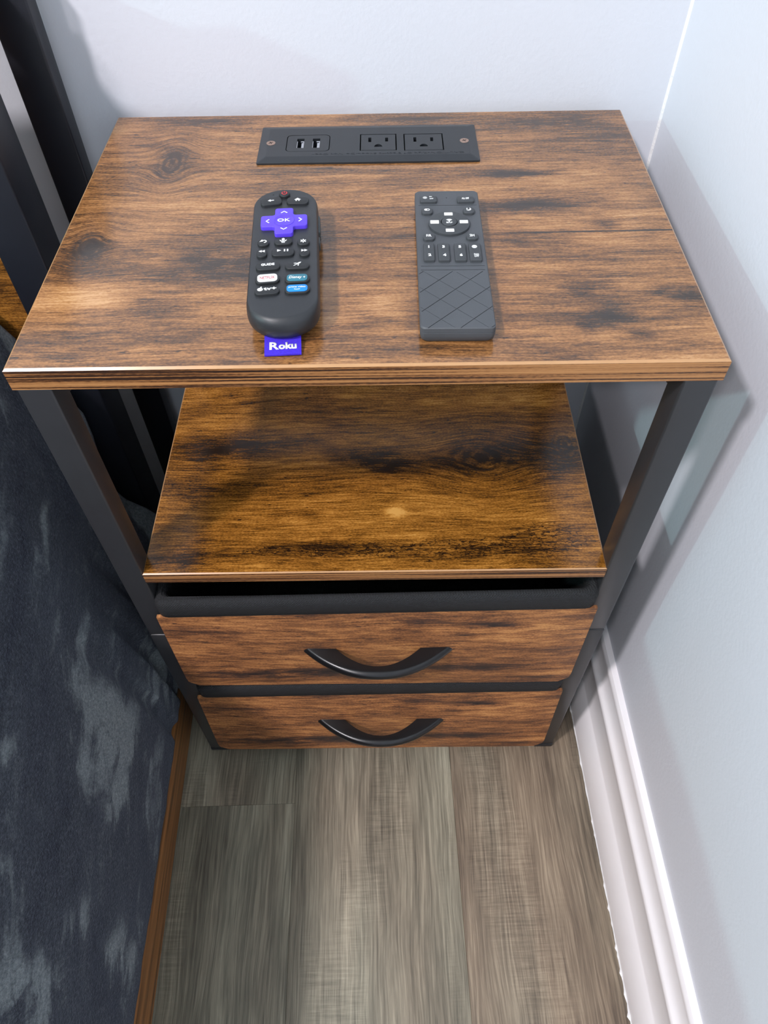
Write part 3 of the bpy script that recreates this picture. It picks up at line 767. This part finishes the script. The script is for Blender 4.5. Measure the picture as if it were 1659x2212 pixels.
prnt(b, joined(moved(text_mesh('tv+', .0026, .03, .0002, fit=.0072), .0018, 0), moved(polys([circle(.0016, 20, 0, -.0003, .0014), stroke([(.0003, .0012), (.0008, .0021)], .0007)], .0002), -.0038, 0)), M_white, 0, .0012, rz=.04)
capsule((630, 1296, 938, 1394), -.01, M_blue, [(joined(moved(text_mesh('prime video', .0018, .015, .00008, fit=.0128), 0, .0008), polys([stroke(arc(0, .0014, .0045, 240, 300, 10, .0028), .0004)], .00008)), M_white, .82)])
# volume keys on the right flank, hanging tag
obj('volume_key', box(W1/2-.002, W1/2+.0011, .0240, .0430, .0060, .0130, .0009), M_side, r1, 50)
obj('mute_key', box(W1/2-.002, W1/2+.0008, .0130, .0205, .0066, .0124, .0009), M_side, r1, 50)
tcx, tcy = f1(611, 738, .003)
bm = bmesh.new(); nn = 10; A, Bv = [], []
tw = .0204/2
for i in range(nn+1):
    t = i/nn; yy = .0085-.0175*t; zz = .0014+.0036*(1-t)
    A.append([bm.verts.new((x, yy+.0002*math.sin(x*400), zz)) for x in (-tw, -tw/3, tw/3, tw)]); Bv.append([bm.verts.new((x, yy, zz-.0009)) for x in (-tw, -tw/3, tw/3, tw)])
for i in range(nn):
    for j in range(3):
        bm.faces.new((A[i][j], A[i+1][j], A[i+1][j+1], A[i][j+1])); bm.faces.new((Bv[i][j], Bv[i][j+1], Bv[i+1][j+1], Bv[i+1][j]))
    bm.faces.new((A[i][0], Bv[i][0], Bv[i+1][0], A[i+1][0])); bm.faces.new((A[i][3], A[i+1][3], Bv[i+1][3], Bv[i][3]))
for e in (0, nn):
    for j in range(3): bm.faces.new((A[e][j], A[e][j+1], Bv[e][j+1], Bv[e][j]))
bmesh.ops.recalc_face_normals(bm, faces=list(bm.faces))
tg = obj('fabric_tag', bm, M_purple_cloth, r1, 40, loc=(tcx, tcy, 0.0))
obj('print', moved(joined(moved(text_mesh('R', .0052, .03, .0002, sx=1.25), -.0050, 0), moved(text_mesh('oku', .0047, .04, .0002, fit=.0100), .0024, -.0002)), 0.0003, -.0030, .00270, 0, .20), M_white, tg)

# --- fan and light remote
L2, W2_, Z2 = 0.1440, 0.0420, 0.0105
r2 = thing('fan_remote', 'slate grey fan and light remote with number keys and diamond grooves', 'remote', (0.0518, 0.0892, ZTOP), math.radians(-0.6))
f2 = to_local(r2)
lv = [(0.0, .0020, .0020), (.0020, .0005, .0005), (.0045, 0.0, 0.0), (.0068, 0.0, 0.0), (.0070, .0003, .0003), (.0073, .0, 0.0), (.0098, .0001, .0002), (.0105, .0007, .0008)]
bm = bmesh.new(); loft(bm, [[(x, y, z) for x, y in rrect(W2_-2*i_, L2-2*b_, .0030, 6)] for z, i_, b_ in lv])
def yl(yc): return f2(*c2(640, yc), Z2)[1]
cuts = []
def groove(xa, ya, xb, yb_, wd=.0005, dp=.00035):
    L_ = math.hypot(xb-xa, yb_-ya); return moved(box(-L_/2, L_/2, -wd/2, wd/2, -dp, .002), (xa+xb)/2, (ya+yb_)/2, Z2, math.atan2(yb_-ya, xb-xa))
for yc in (350, 1075, 1122): cuts.append(groove(-W2_/2+.002, yl(yc), W2_/2-.002, yl(yc)))
def lpt(x, y): return f2(*c2(x, y), Z2)
for a_, b_ in (((240, 1180), (300, 1140)), ((262, 1392), (650, 1140)), ((285, 1620), (1010, 1140)), ((362, 1815), (1120, 1308)), ((735, 1825), (1145, 1545)), ((1110, 1815), (1175, 1770))):
    cuts.append(groove(*lpt(*a_), *lpt(*b_)))
for a_, b_ in (((255, 1330), (1120, 1830)), ((700, 1150), (1140, 1400)), ((300, 1140), (1155, 1620)), ((270, 1570), (720, 1835))):
    cuts.append(groove(*lpt(*a_), *lpt(*b_), .0004, .00018))
bm = carve(bm, cuts)
obj('body', bm, M_remote2, r2, 35)
B2 = Z2+.0017
dz_, _, _ = button(r2, f2, c2, (362, 430, 858, 690), .1, Z2, B2, M_key2, 'dial')
bpy.data.objects.remove(dz_)
cx, cy, w_, h_ = cbox(f2, c2, 362, 428, 858, 690, B2)
rd = w_/2
scx, scy, sw, sh_ = cbox(f2, c2, 510, 493, 712, 605, B2)
dial = obj('dial', carve(prism(circle(rd, 48), -.0025, 0, .0004), [prism(circle(sw/2, 40, scx-cx, scy-cy), -.0019, .002)]), M_key2, r2, 30, loc=(cx, cy, B2))
setk = obj('gap_ring', prism(circle(sw/2-.0001, 40), -.0019, -.0016), M_key2, dial, 50, loc=(scx-cx, scy-cy, 0))
setb = obj('setup_key', prism(circle(sw/2-.0005, 40), -.0017, .0005, .0003), M_key2, r2, 50, loc=(scx, scy, B2))
obj('print', joined(moved(text_mesh('SETUP', .0015, .04, .0001, fit=.0039), 0, -.0015, .0005), moved(polys([circle(.0004, 12, 0, 0)]+[stroke(arc(0, -.0001, r_, 42, 138, 10), .0004) for r_ in (.0010, .0017, .0024)], .0001), 0, -.0001, .0005)), M_white, setb)
M_tiny = plain('faint_marks', '#a9b0b3', 0.5, 0.0)
for bx in ((550, 438, 650, 472), (385, 531, 487, 570), (735, 529, 835, 565), (570, 631, 670, 667)):
    a, b_, w_, h_ = cbox(f2, c2, *bx, B2)
    lb = obj('legend', prism(rrect(w_, h_, .0003, 3), -.0001, .0001), M_white, dial, loc=(a-cx, b_-cy, 0))
    marks = bmesh.new()
    for dx in (-.30, -.14, .02, .22, .32): add_box(marks, dx*w_-.00012, dx*w_+.00016, -.2*h_, .2*h_*random.random(), .0001, .00014)
    obj('print', marks, M_tiny, r2, loc=(a, b_, B2))
def key(bx, rad, items, name='button'):
    b, w_, h_ = button(r2, f2, c2, bx, rad, Z2, B2, M_key2, name)
    for bm_, dx, dy in items: obj('print', moved(bm_, dx*w_, dy*h_, .00002), M_white, b)
    return b
sun = polys([stroke(arc(0, 0, .0007, 0, 360, 14), .0004)]+[stroke([(.0011*math.cos(a), .0011*math.sin(a)), (.0015*math.cos(a), .0015*math.sin(a))], .0003) for a in (i*PI/4 for i in range(8))])
key((260, 236, 463, 306), .0012, [(sun, -.2, .15), (text_mesh('ON', .0010, .04, .0001, fit=.0018), .13, .32), (text_mesh('OFF', .0012, .04, .0001, fit=.0025), .18, -.02)])
key((702, 242, 906, 304), .0012, [(text_mesh('ALL OFF', .0023, .04, .0001, fit=.0048), 0, .1)])
key((277, 378, 414, 447), .0024, [(polys([stroke(arc(-.0007, 0, .0009, 90, 270, 10)+arc(.0007, 0, .0009, -90, 90, 10)+[(-.0007, .0009)], .0004), circle(.0008, 14, -.0007, 0)]), 0, .12)])
key((774, 374, 913, 442), .0024, [(polys([arc(0, 0, .0016, -150, 60, 16)+arc(-.0005, .0006, .0013, 40, -140, 12), circle(.0005, 10, -.0010, .0008)]), 0, .15)])
key((297, 684, 440, 758), .0024, [(text_mesh('F/R', .0025, .04, .0001, fit=.0033), 0, .12)])
key((812, 682, 957, 752), .0024, [(text_mesh('2H', .0025, .04, .0001, fit=.0030), 0, .12)])
for x0, x1, a, b_ in ((304, 436, '1', '2'), (478, 616, '3', '4'), (673, 814, '5', '6')):
    key((x0, 800, x1, 1005), .0008, [(text_mesh(a, .0027, .05, .0001, sx=1.05), .0, .28), (text_mesh(b_, .0027, .05, .0001, sx=1.05), .05, -.20)])
fan = polys([stroke(arc(0, 0, .0014, 0, 360, 20), .0004), circle(.0005, 10)]+[circle(.0003, 8, .00085*math.cos(a), .00085*math.sin(a)) for a in (i*PI/3 for i in range(6))])
key((849, 800, 994, 1005), .0008, [(fan, -.02, .28), (text_mesh('FAN\nOFF', .0036, .03, .0001, fit=.0029), .07, -.22)])
obj('indicator_hole', prism(circle(.0004, 12, *f2(*c2(577, 262), Z2)), Z2-.0005, Z2+.00005), M_hole, r2)

# ------------------------------------------------------------------ bed
bed = thing('bed_frame', 'black metal and brown wood bed frame with open headboard behind the navy blanket', 'bed', (0, 0, 0), TH)
def bp(x, y): return x+0.022*y, y-0.022*x
def post(xr, yf, w_, d_, name='headboard_post'):
    X, Y = bp(xr, yf); obj(name, box(X-w_, X, Y, Y+d_, 0.0, 0.69, 0.0016, 3), M_bedmetal, bed, 40)
    return X, Y
p2 = post(-0.252, 0.1930, 0.0325, 0.0400)
p1 = post(-0.2375, 0.2905, 0.0290, 0.0190)
BW = 1.55
for q, w_, d_ in ((p2, .0325, .04), (p1, .029, .019)):
    obj('headboard_post', box(q[0]-BW, q[0]-BW+w_, q[1], q[1]+d_, 0, 0.69, .0016, 3), M_bedmetal, bed, 40)
obj('headboard_panel', box(p2[0]-BW+.033, p2[0]-.0330, p2[1]+.004, p2[1]+.020, 0.30, 0.685, 0.001), M_headwood, bed)
obj('headboard_shelf', box(p2[0]-BW+.01, p2[0]-.002, p2[1]-.002, p2[1]+.042, 0.69, 0.703, 0.001), M_headwood, bed)
obj('headboard_crossbar', box(p2[0]-.026, p2[0]-.006, p2[1]+.040, p1[1], 0.665, 0.688, 0.001), M_bedmetal, bed)
M_rail = NT('rail_wood'); s_ = M_rail.sep(M_rail.coord())
rn = M_rail.noise(M_rail.comb(M_rail.M('MULTIPLY', s_[1], 5), M_rail.M('MULTIPLY', s_[2], 130), 0), 1.0, 4, .6)
M_rail = M_rail.set(M_rail.ramp(rn, [(.3, lin(66, 42, 22)), (.5, lin(146, 98, 52)), (.7, lin(182, 126, 70))]), .45)
XR = -0.2248
bm = bmesh.new(); add_box(bm, XR-.022, XR, -1.84, p2[1]-.002, 0.004, 0.140, .0012)
obj('side_rail', bm, M_rail, bed, 40)
obj('side_rail', box(XR-BW+.04, XR-BW+.062, -1.84, p2[1]-.002, 0.004, 0.140, .0012), M_rail, bed, 40)
obj('foot_board', box(XR-BW+.04, XR, -1.865, -1.841, 0.0, 0.140, .0012), M_rail, bed, 40)
obj('slat_base', box(XR-BW+.065, XR-.024, -1.83, p2[1]-.004, 0.125, 0.138), M_rail, bed)
mt = obj('mattress', box(XR-BW+.07, XR-.095, -1.80, p2[1]-.012, 0.139, 0.515, 0.06, 4), plain('mattress_cloth', '#d8d6d0', .9), None, 40, rz=TH)
tag(mt, 'pale mattress on the bed under the navy blanket', 'mattress')

def mat_blanket():
    nt = NT('plush_fleece'); co = nt.coord(); s = nt.sep(co)
    x, y, z = s
    # paler grey patches mixed into the navy base colour, by noise and placed blobs
    w1 = nt.noise(nt.comb(nt.M('MULTIPLY', y, 6.5), nt.M('MULTIPLY_ADD', y, -4.0, nt.M('MULTIPLY', z, 13)), nt.M('MULTIPLY', x, 4)), 1.0, 5, .6, .8)
    w2 = nt.noise(nt.comb(nt.M('MULTIPLY', y, 20), nt.M('MULTIPLY_ADD', y, -14.0, nt.M('MULTIPLY', z, 44)), nt.M('MULTIPLY', x, 8)), 1.0, 5, .62, 1.0)
    grey_patch = nt.M('MULTIPLY_ADD', nt.M('SUBTRACT', w2, .5), .55, w1)
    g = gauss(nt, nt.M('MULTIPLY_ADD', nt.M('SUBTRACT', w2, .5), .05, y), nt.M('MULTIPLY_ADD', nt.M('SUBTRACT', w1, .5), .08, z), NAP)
    grey_patch = nt.M('MULTIPLY_ADD', g, .30, grey_patch)
    sw = nt.M('MULTIPLY_ADD', nt.mrange(grey_patch, .53, .72, 0, 1, True), .84, nt.mrange(grey_patch, .34, .60, 0, .16))
    fz = nt.noise(co, 420, 3, .7)
    dark = nt.ramp(fz, [(.3, lin(26, 28, 35)), (.55, lin(46, 49, 58)), (.8, lin(86, 90, 99))])
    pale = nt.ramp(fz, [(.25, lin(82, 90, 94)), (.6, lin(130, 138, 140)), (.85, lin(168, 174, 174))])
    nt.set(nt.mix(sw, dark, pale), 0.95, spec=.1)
    nt.bsdf.inputs['Sheen Weight'].default_value = 0.35; nt.bsdf.inputs['Sheen Roughness'].default_value = 0.45
    nt.bsdf.inputs['Sheen Tint'].default_value = lin(170, 180, 200)
    nt.bump(nt.M('MULTIPLY_ADD', nt.noise(co, 900, 2, .7), .5, fz), .0022, .8)
    return nt.m
def xz(u, v, x=-.238):
    d = CM @ np.array([(u-829.5)/FPX, -(v-1106)/FPX, -1.0]); t = (x-CAM[0])/d[0]; q = CAM+t*d; return float(q[1]), float(q[2])
def nb(u, v, ry, rz, s): a = xz(u, v); return (a[0], a[1], ry, rz, s)
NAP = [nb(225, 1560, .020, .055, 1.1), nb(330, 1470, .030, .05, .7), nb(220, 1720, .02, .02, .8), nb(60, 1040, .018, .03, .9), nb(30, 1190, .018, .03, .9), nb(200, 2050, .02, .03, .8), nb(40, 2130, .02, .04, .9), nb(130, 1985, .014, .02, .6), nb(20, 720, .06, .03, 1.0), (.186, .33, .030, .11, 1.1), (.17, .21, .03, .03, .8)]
def ss_(a, b, x):
    t = max(0, min(1, (x-a)/(b-a))); return t*t*(3-2*t)
far_p = [(.091, -.2168), (.11, -.2175), (.165, -.2205), (.24, -.230), (.31, -.243), (.37, -.252), (.42, -.266), (.47, -.285), (.51, -.308), (.537, -.335), (.550, -.372)]
head_p = [(.091, -.2172), (.11, -.2195), (.16, -.226), (.205, -.240), (.222, -.252), (.238, -.270), (.262, -.2805), (.300, -.2775), (.335, -.2735), (.366, -.2725), (.388, -.280), (.455, -.300), (.480, -.312), (.520, -.332), (.545, -.360), (.552, -.385)]
def prof_eval(pr, s):
    # s in 0..1 along the polyline (by arc length)
    L_ = [0]
    for a, b in zip(pr[:-1], pr[1:]): L_.append(L_[-1]+math.hypot(a[0]-b[0], a[1]-b[1]))
    t = s*L_[-1]
    for i in range(len(pr)-1):
        if t <= L_[i+1]+1e-9:
            k_ = (t-L_[i])/(L_[i+1]-L_[i]); return pr[i][1]+(pr[i+1][1]-pr[i][1])*k_, pr[i][0]+(pr[i+1][0]-pr[i][0])*k_
    return pr[-1][1], pr[-1][0]
NS = 130
far_s = [prof_eval(far_p, i/NS) for i in range(NS+1)]; head_s = [prof_eval(head_p, i/NS) for i in range(NS+1)]
ys = [-1.87+(1.87-.62)*i/60 for i in range(60)] + [-.62+(.62+.186)*i/300 for i in range(301)]
bm = bmesh.new(); rows = []
for y in ys:
    k_ = ss_(.06, .185, y); r = []
    for i in range(NS+1):
        s = i/NS
        x = far_s[i][0]*(1-k_)+(head_s[i][0]+.0046)*k_; z = far_s[i][1]*(1-k_)+head_s[i][1]*k_
        low = (1-s)
        n1 = mnoise.noise((y*9, s*1.6, 2.0)); n2 = mnoise.noise((y*26+s*2, s*3.5, 7.0)); n3 = mnoise.noise((y*60, s*14, 11.0))
        amp = (1-k_*.75)
        dx = (.0065*n1*(.15+.85*s)+(.0012+.0022*s)*n2+.0010*n3)*amp
        fold = .007*max(0, math.sin((y-.02)*150+s*6+n1*1.5))*ss_(.62, .2, s)*ss_(-.06, .0, y)*(1-ss_(.09, .15, y))
        xx = x+dx-fold
        xx += -0.022*y
        if z < .152: xx = max(xx, -.2222-.022*y)
        r.append(bm.verts.new((min(xx, -.2140-.022*y), y, z+.004*n1*s)))
    # flat top of the bed, running away to the left
    xl = r[-1].co.x
    for i in range(1, 15):
        t = i/14
        r.append(bm.verts.new((xl-t*(BW-.30), y, .551+.008*math.sin(min(1, t*5)*PI/2)+.006*mnoise.noise((t*9, y*5, 3)))))
    rows.append(r)
for a, b in zip(rows[:-1], rows[1:]):
    for i in range(len(a)-1): bm.faces.new((a[i], a[i+1], b[i+1], b[i]))
# end turned down at the headboard
e = rows[-1]; dn = [bm.verts.new((v.co.x-.006, v.co.y+.0015, v.co.z-.010)) for v in e]
for i in range(len(e)-1): bm.faces.new((e[i], e[i+1], dn[i+1], dn[i]))
bmesh.ops.recalc_face_normals(bm, faces=list(bm.faces))
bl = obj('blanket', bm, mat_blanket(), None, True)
sd = bl.modifiers.new('thick', 'SOLIDIFY'); sd.thickness = 0.004; sd.offset = -1
tag(bl, 'navy plush blanket with grey patches, draped over the side of the bed', 'blanket')
